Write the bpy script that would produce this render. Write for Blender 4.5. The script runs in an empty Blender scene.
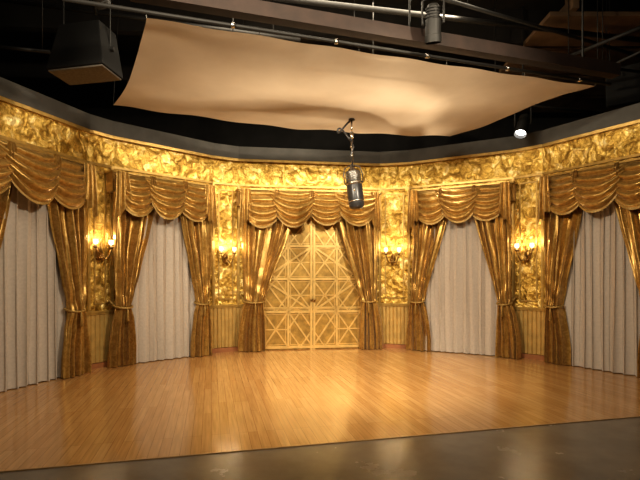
import bpy, math, random
from mathutils import Vector, Matrix, noise
random.seed(4)
pi=math.pi
F=460.0; CAMH=1.48
CX,CY,R=0.45,4.75,4.85
scene=bpy.context.scene
scene.view_settings.view_transform='Standard'
try: scene.view_settings.look='Medium High Contrast'
except Exception: pass

# ---------------------------------------------------------------- materials
def mat(name):
    m=bpy.data.materials.new(name); m.use_nodes=True
    nt=m.node_tree; b=nt.nodes['Principled BSDF']
    return m,nt,b
def N(nt,t,**kw):
    n=nt.nodes.new(t)
    for k,v in kw.items():
        if k in n.inputs: n.inputs[k].default_value=v
        else: setattr(n,k,v)
    return n
def ramp(nt,stops):
    r=nt.nodes.new('ShaderNodeValToRGB'); e=r.color_ramp.elements
    while len(e)<len(stops): e.new(0.5)
    for i,(p,c) in enumerate(stops):
        e[i].position=p; e[i].color=(c[0],c[1],c[2],1)
    return r
def simple(name,col,rough=0.5,metal=0.0,nscale=20,var=0.25,bump=0.0,sheen=0):
    m,nt,b=mat(name)
    tc=N(nt,'ShaderNodeTexCoord'); n=N(nt,'ShaderNodeTexNoise'); n.inputs['Scale'].default_value=nscale; n.inputs['Detail'].default_value=4
    nt.links.new(tc.outputs['Object'],n.inputs['Vector'])
    lo=[c*(1-var) for c in col]; hi=[min(1,c*(1+var)) for c in col]
    r=ramp(nt,[(0.3,lo),(0.7,hi)])
    nt.links.new(n.outputs['Fac'],r.inputs['Fac']); nt.links.new(r.outputs['Color'],b.inputs['Base Color'])
    b.inputs['Roughness'].default_value=rough; b.inputs['Metallic'].default_value=metal
    if bump:
        bp=N(nt,'ShaderNodeBump'); bp.inputs['Strength'].default_value=bump; bp.inputs['Distance'].default_value=0.02
        nt.links.new(n.outputs['Fac'],bp.inputs['Height']); nt.links.new(bp.outputs['Normal'],b.inputs['Normal'])
    return m
def gold_paper():
    m,nt,b=mat('gold_leaf_wallpaper')
    tc=N(nt,'ShaderNodeTexCoord')
    d=N(nt,'ShaderNodeTexNoise'); d.inputs['Scale'].default_value=4.0; d.inputs['Detail'].default_value=4
    nt.links.new(tc.outputs['Object'],d.inputs['Vector'])
    mx=N(nt,'ShaderNodeVectorMath'); mx.operation='MULTIPLY_ADD'; mx.inputs[1].default_value=(0.30,0.30,0.30)
    nt.links.new(d.outputs['Color'],mx.inputs[0]); nt.links.new(tc.outputs['Object'],mx.inputs[2])
    n=N(nt,'ShaderNodeTexNoise'); n.inputs['Scale'].default_value=6.0; n.inputs['Detail'].default_value=8; n.inputs['Roughness'].default_value=0.66; n.inputs['Distortion'].default_value=0.8
    nt.links.new(mx.outputs[0],n.inputs['Vector'])
    r=ramp(nt,[(0.38,(0.30,0.17,0.03)),(0.48,(0.56,0.35,0.07)),(0.56,(0.84,0.59,0.17)),(0.65,(1.0,0.82,0.40))])
    nt.links.new(n.outputs['Fac'],r.inputs['Fac']); nt.links.new(r.outputs['Color'],b.inputs['Base Color'])
    v=N(nt,'ShaderNodeTexVoronoi'); v.inputs['Scale'].default_value=8
    nt.links.new(mx.outputs[0],v.inputs['Vector'])
    ad=N(nt,'ShaderNodeMath'); ad.operation='MULTIPLY_ADD'; ad.inputs[1].default_value=0.9
    nt.links.new(v.outputs['Distance'],ad.inputs[0]); nt.links.new(n.outputs['Fac'],ad.inputs[2])
    bp=N(nt,'ShaderNodeBump'); bp.inputs['Strength'].default_value=0.6; bp.inputs['Distance'].default_value=0.05
    nt.links.new(ad.outputs[0],bp.inputs['Height']); nt.links.new(bp.outputs['Normal'],b.inputs['Normal'])
    b.inputs['Metallic'].default_value=0.72; b.inputs['Roughness'].default_value=0.36
    return m
def wood_floor():
    m,nt,b=mat('maple_strip_floor')
    tc=N(nt,'ShaderNodeTexCoord'); mp=N(nt,'ShaderNodeMapping'); mp.inputs['Rotation'].default_value=(0,0,math.radians(-103.3))
    nt.links.new(tc.outputs['Object'],mp.inputs['Vector'])
    br=N(nt,'ShaderNodeTexBrick'); br.inputs['Scale'].default_value=1.0
    br.inputs['Brick Width'].default_value=1.1; br.inputs['Row Height'].default_value=0.085; br.inputs['Mortar Size'].default_value=0.0020
    br.inputs['Color1'].default_value=(0.60,0.365,0.155,1); br.inputs['Color2'].default_value=(0.51,0.285,0.11,1); br.inputs['Mortar'].default_value=(0.30,0.145,0.05,1)
    br.offset=0.37; br.offset_frequency=3
    nt.links.new(mp.outputs[0],br.inputs['Vector'])
    m2=N(nt,'ShaderNodeMapping'); m2.inputs['Scale'].default_value=(1.2,22,1)
    nt.links.new(mp.outputs[0],m2.inputs['Vector'])
    n=N(nt,'ShaderNodeTexNoise'); n.inputs['Scale'].default_value=2; n.inputs['Detail'].default_value=6
    nt.links.new(m2.outputs[0],n.inputs['Vector'])
    r=ramp(nt,[(0.3,(0.82,0.79,0.74)),(0.7,(1.1,1.08,1.05))])
    nt.links.new(n.outputs['Fac'],r.inputs['Fac'])
    mu=N(nt,'ShaderNodeMixRGB'); mu.blend_type='MULTIPLY'; mu.inputs[0].default_value=1
    nt.links.new(br.outputs['Color'],mu.inputs[1]); nt.links.new(r.outputs[0],mu.inputs[2])
    nt.links.new(mu.outputs[0],b.inputs['Base Color'])
    n2=N(nt,'ShaderNodeTexNoise'); n2.inputs['Scale'].default_value=2.2; n2.inputs['Detail'].default_value=5
    nt.links.new(tc.outputs['Object'],n2.inputs['Vector'])
    rr=N(nt,'ShaderNodeMapRange'); rr.inputs['To Min'].default_value=0.09; rr.inputs['To Max'].default_value=0.22
    nt.links.new(n2.outputs['Fac'],rr.inputs['Value']); nt.links.new(rr.outputs[0],b.inputs['Roughness'])
    b.inputs['Specular IOR Level'].default_value=0.7
    return m
def concrete():
    m,nt,b=mat('polished_concrete')
    tc=N(nt,'ShaderNodeTexCoord')
    n=N(nt,'ShaderNodeTexNoise'); n.inputs['Scale'].default_value=1.6; n.inputs['Detail'].default_value=9; n.inputs['Roughness'].default_value=0.6
    nt.links.new(tc.outputs['Object'],n.inputs['Vector'])
    r=ramp(nt,[(0.3,(0.14,0.12,0.095)),(0.7,(0.24,0.205,0.165))])
    nt.links.new(n.outputs['Fac'],r.inputs['Fac']); nt.links.new(r.outputs[0],b.inputs['Base Color'])
    rr=N(nt,'ShaderNodeMapRange'); rr.inputs['From Min'].default_value=0.3; rr.inputs['From Max'].default_value=0.7; rr.inputs['To Min'].default_value=0.17; rr.inputs['To Max'].default_value=0.30
    nt.links.new(n.outputs['Fac'],rr.inputs['Value']); nt.links.new(rr.outputs[0],b.inputs['Roughness'])
    return m
def satin():
    m,nt,b=mat('gold_satin_brocade')
    tc=N(nt,'ShaderNodeTexCoord')
    n=N(nt,'ShaderNodeTexNoise'); n.inputs['Scale'].default_value=16; n.inputs['Detail'].default_value=3; n.inputs['Distortion'].default_value=1.0
    nt.links.new(tc.outputs['Object'],n.inputs['Vector'])
    r=ramp(nt,[(0.40,(0.40,0.235,0.06)),(0.60,(0.55,0.355,0.11))])
    nt.links.new(n.outputs['Fac'],r.inputs['Fac']); nt.links.new(r.outputs[0],b.inputs['Base Color'])
    b.inputs['Metallic'].default_value=0.55; b.inputs['Roughness'].default_value=0.31
    b.inputs['Sheen Weight'].default_value=0.1
    return m
def canopy_mat():
    m,nt,b=mat('muslin_cloth')
    tc=N(nt,'ShaderNodeTexCoord'); n=N(nt,'ShaderNodeTexNoise'); n.inputs['Scale'].default_value=1.3; n.inputs['Detail'].default_value=5
    nt.links.new(tc.outputs['Object'],n.inputs['Vector'])
    r=ramp(nt,[(0.3,(0.56,0.45,0.33)),(0.7,(0.66,0.55,0.42))])
    nt.links.new(n.outputs['Fac'],r.inputs['Fac']); nt.links.new(r.outputs[0],b.inputs['Base Color'])
    b.inputs['Roughness'].default_value=0.9; b.inputs['Specular IOR Level'].default_value=0.1
    t=N(nt,'ShaderNodeBsdfTranslucent'); nt.links.new(r.outputs[0],t.inputs['Color'])
    mx=N(nt,'ShaderNodeMixShader'); mx.inputs[0].default_value=0.24
    nt.links.new(b.outputs[0],mx.inputs[1]); nt.links.new(t.outputs[0],mx.inputs[2])
    nt.links.new(mx.outputs[0],nt.nodes['Material Output'].inputs['Surface'])
    return m
def emis(name,col,st):
    m,nt,b=mat(name); b.inputs['Base Color'].default_value=(*col,1)
    b.inputs['Emission Color'].default_value=(*col,1); b.inputs['Emission Strength'].default_value=st
    return m
M_paper=gold_paper(); M_wood=wood_floor(); M_conc=concrete(); M_satin=satin(); M_can=canopy_mat()
M_gold=simple('gold_painted_moulding',(0.50,0.33,0.10),0.36,0.5,12,0.2,0.15)
M_wains=simple('ochre_beadboard',(0.56,0.38,0.13),0.45,0.3,8,0.15)
M_doorbg=simple('door_gold_panel',(0.50,0.32,0.09),0.36,0.45,9,0.3,0.25)
M_bar=simple('door_gold_bars',(0.84,0.60,0.23),0.33,0.4,9,0.12,0.1)
M_base=simple('red_baseboard',(0.36,0.15,0.06),0.5,0,9,0.15)
M_sheer=simple('grey_linen_sheer',(0.56,0.50,0.44),0.75,0,30,0.06)
M_cap=simple('grey_cap',(0.085,0.082,0.075),0.7,0,4,0.15)
M_black=simple('stage_black',(0.012,0.011,0.010),0.85,0,3,0.3)
M_cab=simple('speaker_black',(0.006,0.006,0.006),0.9,0,3,0.3)
M_ceil=simple('dark_ceiling',(0.010,0.008,0.006),0.9,0,2,0.4)
M_ply=simple('ceiling_plywood',(0.16,0.10,0.055),0.8,0,3,0.3)
M_steel=simple('painted_steel',(0.010,0.009,0.008),0.6,0.0,20,0.2)
M_chrome=simple('nickel',(0.55,0.53,0.5),0.25,1.0,30,0.1)
M_brown=simple('stained_beam',(0.03,0.016,0.011),0.7,0,5,0.3)
M_brass=simple('aged_brass',(0.32,0.19,0.06),0.3,0.9,25,0.2)
M_grille=simple('mic_grille',(0.22,0.22,0.21),0.35,0.8,60,0.4,0.3)
M_micb=simple('mic_dark_enamel',(0.07,0.07,0.075),0.3,0.4,20,0.2)
M_grey=simple('speaker_grille_cloth',(0.16,0.14,0.115),0.8,0,40,0.2)
M_shade=emis('glass_shade_glow',(1.0,0.82,0.56),2.4)
M_lens=emis('spot_lens_glow',(1.0,0.96,0.9),9)
M_candle=simple('candle_sleeve',(0.75,0.65,0.45),0.5,0,20,0.1)
M_fringe=simple('gold_fringe',(0.42,0.28,0.09),0.5,0.3,120,0.5)

# ---------------------------------------------------------------- mesh builder
class MB:
    def __init__(s): s.v=[];s.f=[];s.m=[];s.mats=[]
    def mi(s,mt):
        if mt not in s.mats: s.mats.append(mt)
        return s.mats.index(mt)
    def grid(s,nu,nv,fn,mt,closed=False):
        o=len(s.v); k=s.mi(mt)
        for j in range(nv+1):
            for i in range(nu+(0 if closed else 1)):
                s.v.append(tuple(fn(i/nu,j/nv)))
        w=nu if closed else nu+1
        for j in range(nv):
            for i in range(nu):
                a=o+j*w+i; b=o+j*w+(i+1)%w
                s.f.append((a,b,b+w,a+w)); s.m.append(k)
    def tube(s,pts,r,mt,n=10,caps=True):
        pts=[Vector(p) for p in pts]; k=s.mi(mt)
        rs=r if isinstance(r,(list,tuple)) else [r]*len(pts)
        o=len(s.v); up=None
        for i,p in enumerate(pts):
            t=(pts[min(i+1,len(pts)-1)]-pts[max(i-1,0)]).normalized()
            if up is None:
                up=Vector((0,0,1)) if abs(t.z)<0.9 else Vector((1,0,0))
            x=(up-t*up.dot(t)).normalized(); y=t.cross(x); up=x
            for q in range(n):
                a=2*pi*q/n
                s.v.append(tuple(p+(x*math.cos(a)+y*math.sin(a))*rs[i]))
        for i in range(len(pts)-1):
            for q in range(n):
                a=o+i*n+q; b=o+i*n+(q+1)%n
                s.f.append((a,b,b+n,a+n)); s.m.append(k)
        if caps:
            s.f.append(tuple(o+q for q in range(n))[::-1]); s.m.append(k)
            e=o+(len(pts)-1)*n
            s.f.append(tuple(e+q for q in range(n))); s.m.append(k)
    def lathe(s,prof,mt,M=Matrix(),n=24):
        s.grid(n,len(prof)-1,lambda u,v:M@Vector((prof[round(v*(len(prof)-1))][0]*math.cos(2*pi*u),prof[round(v*(len(prof)-1))][0]*math.sin(2*pi*u),prof[round(v*(len(prof)-1))][1])),mt,closed=True)
    def box(s,lo,hi,mt,M=None,seg=1,fn=None):
        g=(lambda p:fn(*p)) if fn else ((lambda p:M@Vector(p)) if M else (lambda p:p))
        k=s.mi(mt); o=len(s.v)
        xs=[lo[0]+(hi[0]-lo[0])*i/seg for i in range(seg+1)]
        if fn:   # follow the corners of the faceted set wall
            xs=sorted([lo[0],hi[0]]+[c for c in CORN if lo[0]+1e-4<c<hi[0]-1e-4])
            seg=len(xs)-1
        for x in xs:
            for (y,z) in ((lo[1],lo[2]),(hi[1],lo[2]),(hi[1],hi[2]),(lo[1],hi[2])):
                s.v.append(tuple(g((x,y,z))))
        for i in range(seg):
            for q in range(4):
                a=o+i*4+q; b=o+i*4+(q+1)%4
                s.f.append((a,b,b+4,a+4)); s.m.append(k)
        s.f.append((o,o+3,o+2,o+1)); s.m.append(k)
        e=o+seg*4; s.f.append((e,e+1,e+2,e+3)); s.m.append(k)
    def build(s,name,parent=None,smooth=False,bevel=0):
        me=bpy.data.meshes.new(name); me.from_pydata(s.v,[],s.f)
        for mt in s.mats: me.materials.append(mt)
        for p,k in zip(me.polygons,s.m): p.material_index=k; p.use_smooth=smooth
        me.update()
        import bmesh
        bm=bmesh.new(); bm.from_mesh(me); bmesh.ops.recalc_face_normals(bm,faces=bm.faces); bm.to_mesh(me); bm.free()
        ob=bpy.data.objects.new(name,me); scene.collection.objects.link(ob)
        if parent: ob.parent=parent
        if bevel:
            b=ob.modifiers.new('bevel','BEVEL'); b.width=bevel; b.segments=2
        return ob
def empty(name,loc=(0,0,0)):
    e=bpy.data.objects.new(name,None); scene.collection.objects.link(e); e.empty_display_size=0.2
    return e

def S(px,d=0.0):
    """arc position on the set wall along a surveyed bearing from the station point"""
    k=(px-320)/F; r=R-d
    a=k*k+1; b=-2*(k*CX+CY); c=CX*CX+CY*CY-r*r
    Y=(-b+math.sqrt(b*b-4*a*c))/(2*a)
    return R*math.atan2(k*Y-CX,Y-CY)
thL=math.radians(-109.8); thR=math.radians(83.2)
sL=R*thL; sR=R*thR
# the set wall is faceted: one flat per window bay, one narrow flat per sconce pier
CORN=sorted([sL-0.3,sR+0.3,S(-58)-0.6]+[S(p) for p in (-58,88,111,213,238,380,409,514,543,674)])
def W(s,d,z):
    s_=min(max(s,CORN[0]+1e-6),CORN[-1]-1e-6)
    for i in range(len(CORN)-1):
        if CORN[i]<=s_<=CORN[i+1]: break
    a,b=CORN[i],CORN[i+1]; t=(s_-a)/(b-a); r=(R-d)
    pa=Vector((math.sin(a/R),math.cos(a/R)))*r; pb=Vector((math.sin(b/R),math.cos(b/R)))*r
    p=pa.lerp(pb,t)
    return Vector((CX+p.x,CY+p.y,z))

# ---------------------------------------------------------------- room shell
H=3.8
m=MB(); m.box((sL,-0.12,0.0),(sR,0.0,H),M_paper,fn=W); m.build('wall_back',smooth=False)
m=MB(); m.box((sL,-0.22,H),(sR,0.05,H+0.24),M_cap,fn=W); m.build('trim_1')
m=MB(); n=120
top=[]
for i in range(n+1):
    t=thL+(thR-thL)*i/n
    top.append((CX+(R+0.12)*math.sin(t),CY+(R+0.12)*math.cos(t)))
k=m.mi(M_wood)
m.v=[(x,y,0) for x,y in top]+[(x,y,-0.008) for x,y in top]
N1=n+1
m.f.append(tuple(range(N1))); m.f.append(tuple(range(N1,2*N1))[::-1])
for i in range(N1):
    j=(i+1)%N1; m.f.append((i,j,j+N1,i+N1))
m.m=[k]*len(m.f)
m.build('floor')
m=MB(); m.box((-8,-4,-0.15),(8,12,-0.008),M_conc); m.build('floor_concrete')
a=Vector((*top[0],0)); b=Vector((*top[-1],0)); dr=(b-a).normalized(); nr=Vector((dr.y,-dr.x,0))
Mx=Matrix(((dr.x,nr.x,0,a.x),(dr.y,nr.y,0,a.y),(0,0,1,0),(0,0,0,1)))
m=MB(); m.box((0,0.0,-0.008),((b-a).length,0.015,0.0005),simple('threshold_strip',(0.42,0.26,0.12),0.45,0,10,0.2),M=Mx); m.build('trim_2')
ZC=6.2
m=MB(); m.box((-8.1,-4.1,ZC),(8.1,12.1,ZC+0.1),M_ceil); m.build('ceiling')
for nm,lo,hi in (('wall_left',(-8.1,-4,-0.03),(-8,12,ZC)),('wall_right',(8,-4,-0.03),(8.1,12,ZC)),('wall_far',(-8,12,-0.03),(8,12.1,ZC)),('wall_front',(-8,-4.1,-0.03),(8,-4,ZC))):
    m=MB(); m.box(lo,hi,M_black); m.build(nm)

DS0,DS1=S(258),S(364)
for idx,(a0,a1) in enumerate(((sL,DS0),(DS1,sR))):
    m=MB(); L=a1-a0; nb=int(L/0.075); nu=nb*6
    def fn(u,v):
        ph=(u*nb)%1.0
        d=0.028 if 0.12<ph<0.88 else 0.010
        return W(a0+u*L,d,0.09+v*0.78)
    m.grid(nu,1,fn,M_wains); m.build('wainscot' )
    m=MB(); m.box((a0,0.001,0.86),(a1,0.05,0.92),M_gold,fn=W); m.box((a0,0.001,0.89),(a1,0.065,0.91),M_gold,fn=W); m.build('trim_%d'%(3+idx))
    m=MB(); m.box((a0,0.001,0.0),(a1,0.045,0.08),M_base,fn=W); m.build('baseboard_'+('left','right')[idx])
m=MB()
m.box((sL,0.001,3.26),(sR,0.03,3.30),M_gold,fn=W)
m.box((sL,0.001,3.75),(sR,0.045,3.80),M_gold,fn=W)
m.build('trim_5')
m=MB()
for px in (88,111,-58,213,238,380,409,514,543,674):
    s=S(px)
    m.box((s-0.025,0.001,0.92),(s+0.025,0.03,3.26),M_gold,fn=W)
for p0,p1 in ((90,109),(215,236),(382,407),(516,541)):
    s0,s1=S(p0)+0.06,S(p1)-0.06
    for (a0,a1,z0,z1) in ((s0,s1,1.02,1.045),(s0,s1,3.15,3.175),(s0,s0+0.022,1.02,3.17),(s1-0.022,s1,1.02,3.17)):
        m.box((a0,0.001,z0),(a1,0.018,z1),M_gold,fn=W)
m.build('trim_6')

# ---------------------------------------------------------------- door
def door():
    root=empty('door_1')
    m=MB(); s0,s1=DS0,DS1; zt=2.95; sc=(s0+s1)/2
    m.box((s0,0.001,0.0),(s1,0.03,zt),M_doorbg,fn=W); m.build('panel_ground',root)
    m=MB()
    def bar(p,q,w=0.045,d=0.065):
        p=Vector(p);q=Vector(q);t=(q-p).normalized();nn=Vector((-t.y,t.x))*w/2
        k=m.mi(M_bar);o=len(m.v)
        for dd in (0.03,d):
            for c in (p-nn,p+nn,q+nn,q-nn): m.v.append(tuple(W(c.x,dd,c.y)))
        for f in ((0,1,2,3),(4,5,6,7),(0,1,5,4),(1,2,6,5),(2,3,7,6),(3,0,4,7)):
            m.f.append(tuple(o+i for i in f)); m.m.append(k)
    fr=0.09
    bar((s0+fr/2,0),(s0+fr/2,zt),fr,0.10); bar((s1-fr/2,0),(s1-fr/2,zt),fr,0.10); bar((s0,zt-fr/2),(s1,zt-fr/2),fr,0.10)
    bar((sc-0.030,0),(sc-0.030,zt),0.045,0.085); bar((sc+0.030,0),(sc+0.030,zt),0.045,0.085)
    w=(s1-s0-2*fr)/4
    cols=[s0+fr+w*i for i in range(5)]
    Z=[0.05,0.76,1.42,2.08,2.78]
    for z in Z: bar((s0+fr,z),(s1-fr,z),0.048)
    bar((s0+fr,0.84),(s1-fr,0.84),0.03)
    for c in (cols[1],cols[3]): bar((c,0.05),(c,zt),0.044)
    for i in range(4):
        for j in range(4):
            x0,x1,z0,z1=cols[i],cols[i+1],Z[j],Z[j+1]; cx=(x0+x1)/2; cz=(z0+z1)/2
            if (i in (0,3))==(j in (0,3)):
                bar((x0,z0),(x1,z1),0.030,0.056); bar((x0,z1),(x1,z0),0.030,0.056); bar((x0,cz),(x1,cz),0.022,0.05)
            else:
                up=(i%2==j%2)
                bar((x0,z0 if up else z1),(x1,z1 if up else z0),0.032,0.058)
                for p,q in (((cx,z0),(x0,cz)),((x0,cz),(cx,z1)),((cx,z1),(x1,cz)),((x1,cz),(cx,z0))): bar(p,q,0.027,0.054)
            g=0.05
            for p,q in (((x0+g,z0+g),(x1-g,z0+g)),((x1-g,z0+g),(x1-g,z1-g)),((x1-g,z1-g),(x0+g,z1-g)),((x0+g,z1-g),(x0+g,z0+g))): bar(p,q,0.013,0.045)
    cm=cols[2]
    for sx in (-1,1):
        for sz in (-1,1): bar((cm,1.42+sz*0.66),(cm+sx*2*w,1.42),0.038,0.062)
    m.build('lattice_bars',root)
    m=MB()
    for sg in (-1,1):
        m.tube([W(sc+sg*0.035,0.08,1.0),W(sc+sg*0.035,0.13,1.0)],0.012,M_brass)
        m.tube([W(sc+sg*0.035,0.13,1.0),W(sc+sg*0.035,0.15,1.0),W(sc+sg*0.035,0.165,1.0)],[0.028,0.028,0.015],M_brass,12)
    m.build('door_knobs',root,True)
door()

# ---------------------------------------------------------------- drapery
ss=lambda t:t*t*(3-2*t)
def drape(root,name,so,si,tie_o,tie_i,bo,bi,ztop=2.95,zt=0.97,d0=0.21,nf=5,seed=0):
    m=MB(); rnd=random.Random(seed); ph=[rnd.uniform(0,6.28) for _ in range(6)]
    def fn(u,v):
        z=ztop*(1-v)+0.012*v
        if z>zt:
            t=(z-zt)/(ztop-zt)
            f=t**0.8; f=f*0.6+ss(t)*0.4
            eo=tie_o+(so-tie_o)*min(1,t*2.2)**0.6; ei=tie_i+(si-tie_i)*f
            A=0.030+0.040*t; bul=0.12*(1-t)**2
        else:
            t=1-z/zt
            f=min(1,t*1.4)**0.6
            eo=tie_o+(bo-tie_o)*f; ei=tie_i+(bi-tie_i)*f
            A=0.030+0.028*f; bul=0.12*(1-f)*1.0+0.035*f
        uu=u+0.035*math.sin(2*pi*u*2+ph[0]+z*1.0)+0.012*math.sin(2*pi*u*5+ph[1])
        x=2*pi*nf*uu
        wv=math.sin(x+0.35*math.sin(z*1.7+ph[2]))+0.30*math.sin(2.3*x+ph[3]+z*0.9)+0.35*math.sin(0.43*x+ph[4])
        d=d0+A*wv+bul*math.sqrt(max(0,1-(2*u-1)**2))
        d+=0.022*noise.noise(Vector((u*7,z*2.4,seed)))
        d+=0.012*math.sin(z*19+u*7+ph[5])*math.exp(-((z-zt-0.05)/0.4)**2)
        s=eo+(ei-eo)*u+0.016*math.cos(x)*min(1,abs(ei-eo)/0.4)
        return W(s,max(0.07,d),z)
    m.grid(150,90,fn,M_satin)
    m.build(name,root,True)
    m=MB(); sc=(tie_o+tie_i)/2; hw=abs(tie_i-tie_o)/2+0.02
    pts=[W(sc+hw*math.cos(a),d0+0.03+0.13*math.sin(a),zt+0.02-0.03*math.sin(a)) for a in [2*pi*i/28 for i in range(29)]]
    m.tube(pts,0.016,M_fringe,8)
    m.tube([W(tie_o,d0-0.05,zt+0.05),W(tie_o+(bo-tie_o)*0.3,0.05,zt+0.14)],0.012,M_fringe,8)
    tx=sc
    m.tube([W(tx,d0+0.165,zt),W(tx,d0+0.175,zt-0.05),W(tx,d0+0.175,zt-0.08),W(tx,d0+0.175,zt-0.1),W(tx,d0+0.175,zt-0.22)],[0.008,0.010,0.022,0.014,0.028],M_fringe,10)
    m.build(name+'_tieback',root,True)

def valance(root,s0,s1,n,z0=3.15,drop=0.66):
    m=MB(); m.box((s0,0.04,z0-0.30),(s1,0.24,z0+0.0),M_satin,fn=W); m.build('pelmet',root)
    m=MB(); m.box((s0-0.03,0.04,z0),(s1+0.03,0.28,z0+0.03),M_gold,fn=W); m.build('pelmet_cornice',root)
    L=s1-s0; hw=L/n/2*1.36
    m=MB(); fr=MB()
    for i in range(n):
        sc=s0+L*(i+0.5)/n; dd=0.26+(0.06 if i%2==1 else 0.0)
        if i==0: sc+=hw*0.22
        if i==n-1: sc-=hw*0.22
        rnd=random.Random(i*7+int(abs(s0)*100)); p0=rnd.uniform(0,6); sk=rnd.uniform(-0.12,0.12)
        dr=drop*rnd.uniform(0.95,1.07); nfold=rnd.choice((4.6,5.0,4.8))
        def fn(u,v,sc=sc,dd=dd,p0=p0,dr=dr,sk=sk,nfold=nfold):
            x=2*u-1
            xs=x-sk*(1-x*x)
            prof=max(0,1-abs(xs)**2.1)**0.72
            z=z0-0.005-(v**1.05)*(0.20+(dr-0.20)*prof)
            w=hw*(1-0.06*v*v)
            fo=(v*nfold+0.10*math.sin(x*3+p0))%1.0
            fold=math.sin(pi*fo**0.8)
            d=dd+0.066*fold*(0.25+0.75*prof)+0.12*prof*math.sin(pi*min(1,v*0.8))
            d+=0.014*noise.noise(Vector((x*3,v*5,p0)))
            z-=0.020*fold*prof
            return W(sc+x*w,d,z)
        m.grid(48,96,fn,M_satin)
        def ff(u,v,fn=fn):
            p=fn(u,1.0)
            return (p.x,p.y,p.z-0.035*v)
        fr.grid(48,2,ff,M_fringe)
    m.build('swags',root,True); fr.build('swag_fringe',root,True)
    m=MB()
    for i in range(n+1):
        sc=s0+L*i/n
        end=(i in (0,n)); w=0.13 if end else 0.05; ln=0.80 if end else 0.26
        sg=1 if i==0 else (-1 if i==n else 0)
        sc+=sg*0.09
        def fn(u,v,sc=sc,w=w,ln=ln,sg=sg):
            x=2*u-1
            wob=math.sin(x*pi*2.5)
            length=ln*(1-0.35*(u if sg>0 else (1-u) if sg<0 else abs(x))) -0.03*wob
            ww=w*(0.75+0.35*v)
            return W(sc+x*ww,0.38+0.030*wob*(0.6+0.5*v)+0.02*math.sin(v*3),z0-0.0-v*length)
        m.grid(60,12,fn,M_satin)
    m.build('jabots',root,True)

def sheer(root,s0,s1,z1=2.95,seed=0):
    m=MB(); L=abs(s1-s0); nf=max(4,int(L/0.15)); rnd=random.Random(seed); p=[rnd.uniform(0,6) for _ in range(4)]
    def fn(u,v):
        z=z1*(1-v)+0.012*v
        uu=u+0.010*math.sin(u*40+p[0])+0.008*math.sin(u*17+p[1]+z)
        x=2*pi*nf*uu
        d=0.13+0.048*(math.sin(x)+0.3*math.sin(2*x+p[2]+z*0.5))*(0.75+0.25*v)
        return W(s0+(s1-s0)*u+0.022*math.sin(2*x),d,z)
    m.grid(nf*16,30,fn,M_sheer); m.build('sheer_panel',root,True)

def curtain(px0,px1,n,left,right,sheers,seed):
    root=empty('draped_curtain')
    D=0.22
    valance(root,S(px0,D),S(px1,D),n)
    if left: drape(root,'drape_left',*[S(p,D) for p in left],seed=seed)
    if right: drape(root,'drape_right',*[S(p,D) for p in right],seed=seed+50)
    if sheers: sheer(root,S(sheers[0],0.12),S(sheers[1],0.12),seed=seed)
curtain(-56,86,3,(-52,14,-50,-24,-56,-16),(84,38,79,62,86,56),(-40,66),1)
curtain(112,211,3,(113,154,115,129,108,135),(210,174,207,194,211,189),(122,200),2)
curtain(239,379,4,(242,297,244,262,237,264),(377,330,376,361,383,358),None,3)
curtain(410,513,3,(412,451,410,424,406,432),(512,472,511,499,520,495),(418,506),4)
curtain(544,672,3,(545,586,548,564,544,571),(670,610,668,646,674,640),(556,660),5)

# ---------------------------------------------------------------- sconces
def sconce(px,z):
    root=empty('wall_sconce'); sc=S(px,0.0)
    m=MB()
    pr=[(0.0,0.0),(0.05,0.0),(0.055,0.012),(0.035,0.022),(0.015,0.035),(0.0,0.04)]
    def bp(u,v):
        k=min(len(pr)-1,round(v*(len(pr)-1))); r,h=pr[k]; a=2*pi*u
        return W(sc+r*math.cos(a),0.002+h,z-0.15+1.9*r*math.sin(a))
    m.grid(20,len(pr)-1,bp,M_brass,closed=True)
    m.tube([W(sc,0.03,z-0.13),W(sc,0.10,z-0.19),W(sc,0.13,z-0.14),W(sc,0.12,z-0.05),W(sc,0.12,z+0.03)],[0.016,0.016,0.020,0.012,0.006],M_brass,10)
    m.tube([W(sc,0.13,z-0.17),W(sc,0.13,z-0.23),W(sc,0.13,z-0.29)],[0.014,0.026,0.004],M_brass,10)
    for sg in (-1,1):
        pts=[]
        for i in range(13):
            t=i/12
            pts.append(W(sc+sg*(0.135*t),0.12+0.06*math.sin(pi*t/2),z-0.14-0.11*math.sin(pi*t*1.0)+0.08*t*t))
        m.tube(pts,0.014,M_brass,8)
        c=W(sc+sg*0.135,0.18,z-0.06)
        T=Matrix.Translation(c)
        m.lathe([(0.0,-0.015),(0.02,-0.01),(0.04,0.01),(0.042,0.014),(0.012,0.014)],M_brass,T,16)
        m.lathe([(0.012,0.012),(0.012,0.065),(0.0,0.066)],M_candle,T,12)
    m.build('arms',root,True)
    m=MB()
    for sg in (-1,1):
        T=Matrix.Translation(W(sc+sg*0.135,0.18,z-0.06))
        m.lathe([(0.014,0.05),(0.030,0.060),(0.038,0.08),(0.039,0.095),(0.032,0.115),(0.040,0.128)],M_shade,T,18)
    m.build('glass_shades',root,True)
    for sg in (-1,1):
        l=bpy.data.lights.new('bulb','POINT'); l.energy=3.2; l.color=(1,0.80,0.54); l.shadow_soft_size=0.03
        o=bpy.data.objects.new('bulb',l); o.location=W(sc+sg*0.135,0.22,z+0.12); scene.collection.objects.link(o); o.parent=root
sconce(97,1.99); sconce(225,1.97); sconce(393,1.98); sconce(528,1.99)

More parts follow.
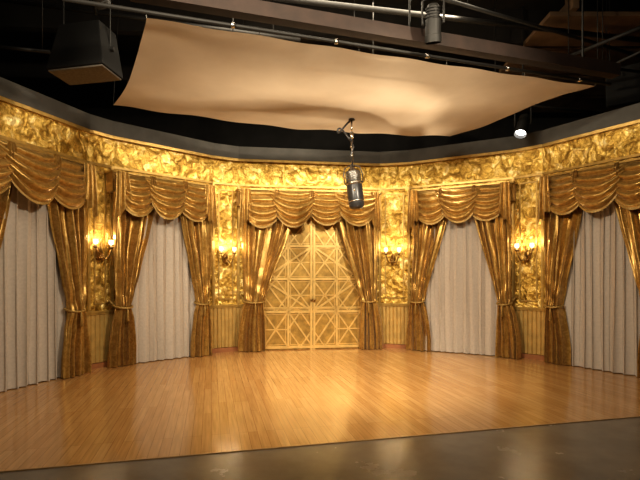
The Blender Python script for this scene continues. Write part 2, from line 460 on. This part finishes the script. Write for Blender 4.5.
# ---------------------------------------------------------------- canopy
ZN=4.10
NL=Vector((-1.76,4.67,ZN)); NR=Vector((3.80,6.36,ZN)); FL=Vector((-3.2,7.12,ZN)); FR=Vector((2.45,8.67,ZN))
def can(u,v):
    p=(NL*(1-u)+NR*u)*(1-v)+(FL*(1-u)+FR*u)*v
    p=p+(NL-FL).normalized()*(-0.02*4*u*(1-u))*(1-v)**2
    p=p+(NL-FL).normalized()*(0.03*abs(math.sin(u*pi*2)))*v**3
    p=p+(NR-NL).normalized()*(0.06*4*v*(1-v))*(1-u)**3
    p=p-(NR-NL).normalized()*(0.04*4*v*(1-v))*u**3
    z=-0.10*math.sin(pi*u)*math.sin(pi*v)-0.09*math.sin(pi*u)*v
    ev=min(1,v/0.15)
    z+=(0.05*noise.noise(Vector((u*4,v*3,1)))+0.02*noise.noise(Vector((u*11,v*5,4))))*ev*(1-0.5*v)
    z+=0.05*math.sin(7*v+6*u)*math.exp(-6*u*(1-u))*0.6*ev
    z+=0.007*math.sin(40*(u-0.3*v))*math.exp(-((v)/0.25)**2)+0.010*math.sin(34*(u+0.2*v))*math.exp(-((1-v)/0.3)**2)
    return (p.x,p.y,p.z+z)
root=empty('fabric_canopy')
m=MB(); m.grid(110,60,can,M_can); m.build('muslin_sheet',root,True)
m=MB()
for u in (0,0.2,0.4,0.6,0.8,1):
    p=Vector(can(u,0)); m.tube([p,p+Vector((0,-0.02,0.05))],0.006,M_chrome,6)
for u in (0,0.333,0.667,1):
    p=Vector(can(u,1)); m.tube([p,(p.x,p.y+0.25,ZC)],0.005,M_steel,6)
m.build('tie_lines',root)
m=MB()
e=(NR-NL).normalized()
off=Vector((0,-0.03,0.045))
m.tube([NL-e*0.75+off,NR+e*0.25+off],0.02,M_steel,12)
for t in (0.15,0.35,0.55,0.75,0.95):
    p=NL+(NR-NL)*t+off; m.tube([p-e*0.02,p+e*0.02],0.030,M_chrome,12)
m.build('front_pipe',root,True)
def rod(name,a,b,w,h,mt):
    a=Vector(a);b=Vector(b);t=(b-a).normalized();n_=t.cross(Vector((0,0,1))).normalized();u_=n_.cross(t)
    Mx=Matrix(((t.x,n_.x,u_.x,a.x),(t.y,n_.y,u_.y,a.y),(t.z,n_.z,u_.z,a.z),(0,0,0,1)))
    m=MB(); m.box((0,-w/2,-h/2),((b-a).length,w/2,h/2),mt,M=Mx); return m.build(name)
bo=Vector((0.05,-0.02,0.24))
rod('ceiling_beam',NL+bo-e*0.2,NR+bo+e*0.3,0.14,0.16,M_brown)
m=MB()
for t in (0.05,0.5,0.95):
    p=NL+(NR-NL)*t+bo; m.tube([p+Vector((0,0,0.08)),(p.x,p.y,ZC)],0.012,M_steel,8)
m.build('beam_hangers')
# unseen tube added above the cloth to cast a shadow on the muslin
m=MB()
m.tube([(-1.5,6.9,4.55),(0.0,6.7,4.5),(1.0,7.0,4.5),(1.6,7.7,4.6),(2.0,9.6,4.9)],0.15,M_steel,20)
for p in ((-1.3,6.87,4.68),(0.8,6.93,4.63),(2.0,9.3,5.0)): m.tube([p,(p[0],p[1],ZC)],0.01,M_steel,6)
m.build('shadow_tube',None,True)

def P(px,py,z):
    Y=F*(z-CAMH)/(276-py); return Vector(((px-320)/F*Y,Y,z))
pipes=[((-30,44,4.5),(50,52,4.5),0.025),((150,2,4.62),(640,72,4.62),0.020),((440,-2,5.2),(660,62,5.2),0.025),
       ((250,-5,5.4),(640,40,5.4),0.04),((592,75,4.5),(655,45,4.5),0.02),((560,60,4.9),(660,20,4.9),0.03),((92,-5,5.0),(96,14,5.0),0.02),
       ((-10,-2,5.2),(300,40,5.2),0.03),((480,100,4.4),(620,115,4.4),0.02),((300,20,5.3),(700,95,5.3),0.03)]
for a,b,r in pipes:
    m=MB()
    pa,pb=P(*a),P(*b)
    m.tube([pa,pb],r,M_steel,10)
    for q in (0.1,0.9):
        c=pa+(pb-pa)*q; m.tube([c,(c.x,c.y,ZC)],0.008,M_steel,6)
    m.build('lighting_pipe',None,True)
m=MB()
for i in range(4):
    x0=3.6; m.box((x0+0.0,7.2+i*1.1,5.55),(7.9,8.15+i*1.1,5.62),M_ply)
for i in range(3): m.box((3.9+i*1.6,7.1,5.62),(4.0+i*1.6,11.6,5.8),M_ply)
for i in range(3): m.box((3.92+i*1.6,7.3,5.8),(3.98+i*1.6,7.36,ZC),M_ply)
m.build('ceiling_plywood_panels')
for i,(x0,y0) in enumerate(((0,7.5),(0,9.5))):
    rod('ceiling_joist',(-7.9,y0,5.9),(7.9,y0+1.0,5.9),0.15,0.6,M_ceil)

# ---------------------------------------------------------------- spotlights
def spot_fixture(loc,aim,top,scale=1.0,lit=False):
    root=empty('stage_spotlight'); loc=Vector(loc)
    dirv=(Vector(aim)-loc).normalized()
    rot=dirv.to_track_quat('Z','Y').to_matrix().to_4x4(); T=Matrix.Translation(loc)@rot@Matrix.Scale(scale,4)
    m=MB()
    m.lathe([(0,-0.2),(0.05,-0.2),(0.07,-0.17),(0.075,-0.05),(0.088,-0.04),(0.088,0.12),(0.095,0.125),(0.095,0.2),(0.085,0.2),(0.08,0.13),(0.0,0.128)],M_steel,T,24)
    for k in range(4):
        z=-0.16+k*0.03; m.lathe([(0.07,z),(0.085,z+0.002),(0.085,z+0.008),(0.07,z+0.01)],M_steel,T,24)
    m.build('housing',root,False)
    m=MB(); m.lathe([(0,0.142),(0.05,0.14),(0.079,0.131)],M_lens if lit else M_micb,T,24); m.build('lens',root,True)
    m=MB()
    side=(rot@Vector((1,0,0))).to_3d() if abs((rot@Vector((1,0,0))).z)<0.5 else (rot@Vector((0,1,0))).to_3d()
    r=0.12*scale; a=loc+side*r; b=loc-side*r; h=0.3*scale
    up=Vector((0,0,1))
    m.tube([a-side*0.03*scale,a,a+up*h*0.9,a*0.5+loc*0.5+up*h,b*0.5+loc*0.5+up*h,b+up*h*0.9,b,b+side*0.03*scale],0.012*scale,M_steel,8)
    m.tube([loc+up*h,(loc.x,loc.y,top)],0.015,M_steel,8)
    m.tube([loc+up*(h+0.02),loc+up*(h+0.12)],0.035,M_steel,8)
    m.build('yoke',root,True)
spot_fixture((1.29,5.25,4.36),(1.45,5.9,2.2),6.2,1.0)
spot_fixture((3.55,8.05,4.12),(2.2,6.6,1.2),6.2,1.15,True)
spot_fixture((-2.45,5.0,4.60),(-1.8,9,2.5),6.2,0.9)

def speaker(loc,rz,tilt,w=0.72,h=0.42,dp=0.5,gm=M_grey):
    root=empty('hanging_loudspeaker')
    T=Matrix.Translation(Vector(loc))@Matrix.Rotation(rz,4,'Z')@Matrix.Rotation(tilt,4,'X')
    m=MB(); k=m.mi(M_cab)
    b=[(-w/2,-dp/2,-h/2),(w/2,-dp/2,-h/2),(w/2,-dp/2,h/2),(-w/2,-dp/2,h/2),(-w*0.36,dp/2,-h*0.4),(w*0.36,dp/2,-h*0.4),(w*0.36,dp/2,h*0.4),(-w*0.36,dp/2,h*0.4)]
    m.v=[tuple(T@Vector(p)) for p in b]; m.f=[(0,1,2,3),(4,5,6,7),(0,1,5,4),(1,2,6,5),(2,3,7,6),(3,0,4,7)]; m.m=[k]*6
    m.build('cabinet',root,bevel=0.015)
    m=MB(); m.box((-w/2+0.02,-dp/2-0.025,-h/2+0.02),(w/2-0.02,-dp/2-0.001,h/2-0.02),gm,M=T); m.build('grille',root,bevel=0.008)
    m=MB()
    for sg in (-1,1):
        p=T@Vector((sg*w*0.42,0,0)); m.tube([p,(p.x,p.y,6.2)],0.010,M_steel,6)
        m.tube([p,p+Vector((sg*0.05,0,0))],0.03,M_steel,10)
    m.build('hanger_rods',root)
speaker((-3.02,5.95,4.38),math.radians(-12),math.radians(86),0.82,0.42,0.6)
speaker((5.05,7.55,4.60),math.radians(-35),math.radians(15),0.6,0.6,0.45,M_cab)

# ---------------------------------------------------------------- microphone
root=empty('hanging_microphone')
mx_,my_=0.50,7.25
best=min(((Vector(can(i/60,j/60)).xy-Vector((mx_,my_))).length,can(i/60,j/60)[2]) for i in range(61) for j in range(61))
zc=best[1]-0.012
m=MB()
m.tube([(mx_,my_,zc),(mx_,my_,zc-0.02)],0.05,M_micb,16)
m.tube([(mx_,my_,zc-0.02),(mx_,my_,3.72)],0.012,M_chrome,10)
m.tube([(mx_,my_,3.74),(mx_,my_,3.66),(mx_,my_,3.64)],[0.03,0.03,0.02],M_chrome,12)
m.tube([(mx_,my_,3.66),(mx_+0.01,my_,3.24)],0.016,M_chrome,10)
for z in (3.5,3.36): m.tube([(mx_,my_,z),(mx_,my_,z+0.03)],0.026,M_chrome,12)
m.build('suspension_rod',root,True)
m=MB()
pts=[]
for i in range(25):
    t=i/24; a=pi*t
    pts.append((mx_-0.02-0.24*(max(0,math.sin(a))**0.8)*(1-0.3*t),my_-0.02,zc-0.03+(3.64-zc)*t-0.10*math.sin(2*a)))
m.tube(pts,0.015,M_micb,8)
m.tube([(mx_-0.02,my_-0.02,3.64),(mx_+0.03,my_-0.03,3.5),(mx_-0.02,my_-0.03,3.38),(mx_+0.02,my_-0.02,3.22)],0.009,M_micb,8)
m.build('cable',root,True)
T=Matrix.Translation((mx_+0.045,my_,2.87))@Matrix.Rotation(math.radians(-7),4,'Y')
m=MB()
m.lathe([(0,0.36),(0.03,0.36),(0.035,0.31),(0.06,0.30),(0.065,0.27),(0.10,0.265),(0.115,0.25)],M_chrome,T,32)
m.lathe([(0.115,0.25),(0.12,0.22),(0.12,0.10),(0.115,0.09)],M_grille,T,32)
m.lathe([(0.115,0.09),(0.132,0.085),(0.132,0.05),(0.12,0.045)],M_chrome,T,32)
m.lathe([(0.12,0.045),(0.125,0.03),(0.125,-0.24),(0.118,-0.29),(0.09,-0.325),(0.04,-0.335),(0,-0.336)],M_micb,T,32)
m.build('body',root,True)
m=MB()
for z in (0.22,0.19,0.16,0.13): m.lathe([(0.118,z-0.006),(0.126,z),(0.118,z+0.006)],M_chrome,T,32)
for k in range(4):
    a=k*pi/2+0.4; m.tube([T@Vector((0.124*math.cos(a),0.124*math.sin(a),0.25)),T@Vector((0.124*math.cos(a),0.124*math.sin(a),0.08))],0.006,M_chrome,6)
m.lathe([(0.122,-0.2),(0.129,-0.205),(0.129,-0.22),(0.122,-0.225)],M_chrome,T,32)
m.tube([T@Vector((-0.02,-0.125,-0.05)),T@Vector((-0.02,-0.137,-0.05))],0.02,M_chrome,12)
m.build('bands',root,True)
m=MB()
m.tube([T@Vector((-0.14,0,0.066)),T@Vector((-0.15,0,0.2)),T@Vector((-0.12,0,0.32)),T@Vector((0,0,0.37)),T@Vector((0.12,0,0.32)),T@Vector((0.15,0,0.2)),T@Vector((0.14,0,0.066))],0.008,M_micb,8)
m.build('yoke_fork',root,True)

# ---------------------------------------------------------------- lights
WARM=(1,0.85,0.63)
def area(name,loc,aim,e,sx,sy,col=WARM):
    l=bpy.data.lights.new(name,'AREA'); l.shape='RECTANGLE'; l.size=sx; l.size_y=sy; l.energy=e; l.color=col
    o=bpy.data.objects.new(name,l); o.location=loc; o.rotation_euler=(Vector(aim)-Vector(loc)).to_track_quat('-Z','Y').to_euler(); scene.collection.objects.link(o)
def spot(name,loc,aim,e,deg,blend=0.8,soft=0.15,col=WARM):
    l=bpy.data.lights.new(name,'SPOT'); l.energy=e; l.spot_size=math.radians(deg); l.spot_blend=blend; l.shadow_soft_size=soft; l.color=col
    o=bpy.data.objects.new(name,l); o.location=loc; o.rotation_euler=(Vector(aim)-Vector(loc)).to_track_quat('-Z','Y').to_euler(); scene.collection.objects.link(o)
area('overhead_softbox',(0.4,6.5,5.6),(0.4,6.5,0),150,3.5,1.0)
area('front_fill',(-0.5,2.6,5.9),(-0.3,3.2,0),90,4,1.5)  # unseen fill lamp added to brighten the concrete in front
spot('key_spot_a',(-3.2,1.6,4.6),(2.6,9.2,1.5),1050,78)
spot('key_spot_b',(3.4,1.8,4.6),(-2.6,9.0,1.5),1050,78)
spot('key_spot_c',(0.2,1.0,4.8),(0.3,9.2,1.6),680,70)
spot('floor_spot_a',(1.0,3.6,5.6),(0.8,7.2,0),900,46)
spot('floor_spot_b',(2.0,9.0,5.8),(0.6,7.2,0),380,60)
spot('canopy_spot',(2.2,6.6,6.0),(0.6,7.2,4.1),520,70,0.6,0.08)
spot('lens_beam',(3.40,7.89,3.9),(2.2,6.6,1.2),40,50,0.8,0.05,(1,0.9,0.7))
w=bpy.data.worlds.new('world'); scene.world=w; w.use_nodes=True
w.node_tree.nodes['Background'].inputs[0].default_value=(0.5,0.35,0.2,1); w.node_tree.nodes['Background'].inputs[1].default_value=0.02

# ---------------------------------------------------------------- camera
c=bpy.data.cameras.new('camera'); c.sensor_width=36; c.lens=36*F/640; c.shift_y=36/640.0
o=bpy.data.objects.new('camera',c); o.location=(0,0,CAMH); o.rotation_euler=(pi/2,0,0); scene.collection.objects.link(o); scene.camera=o
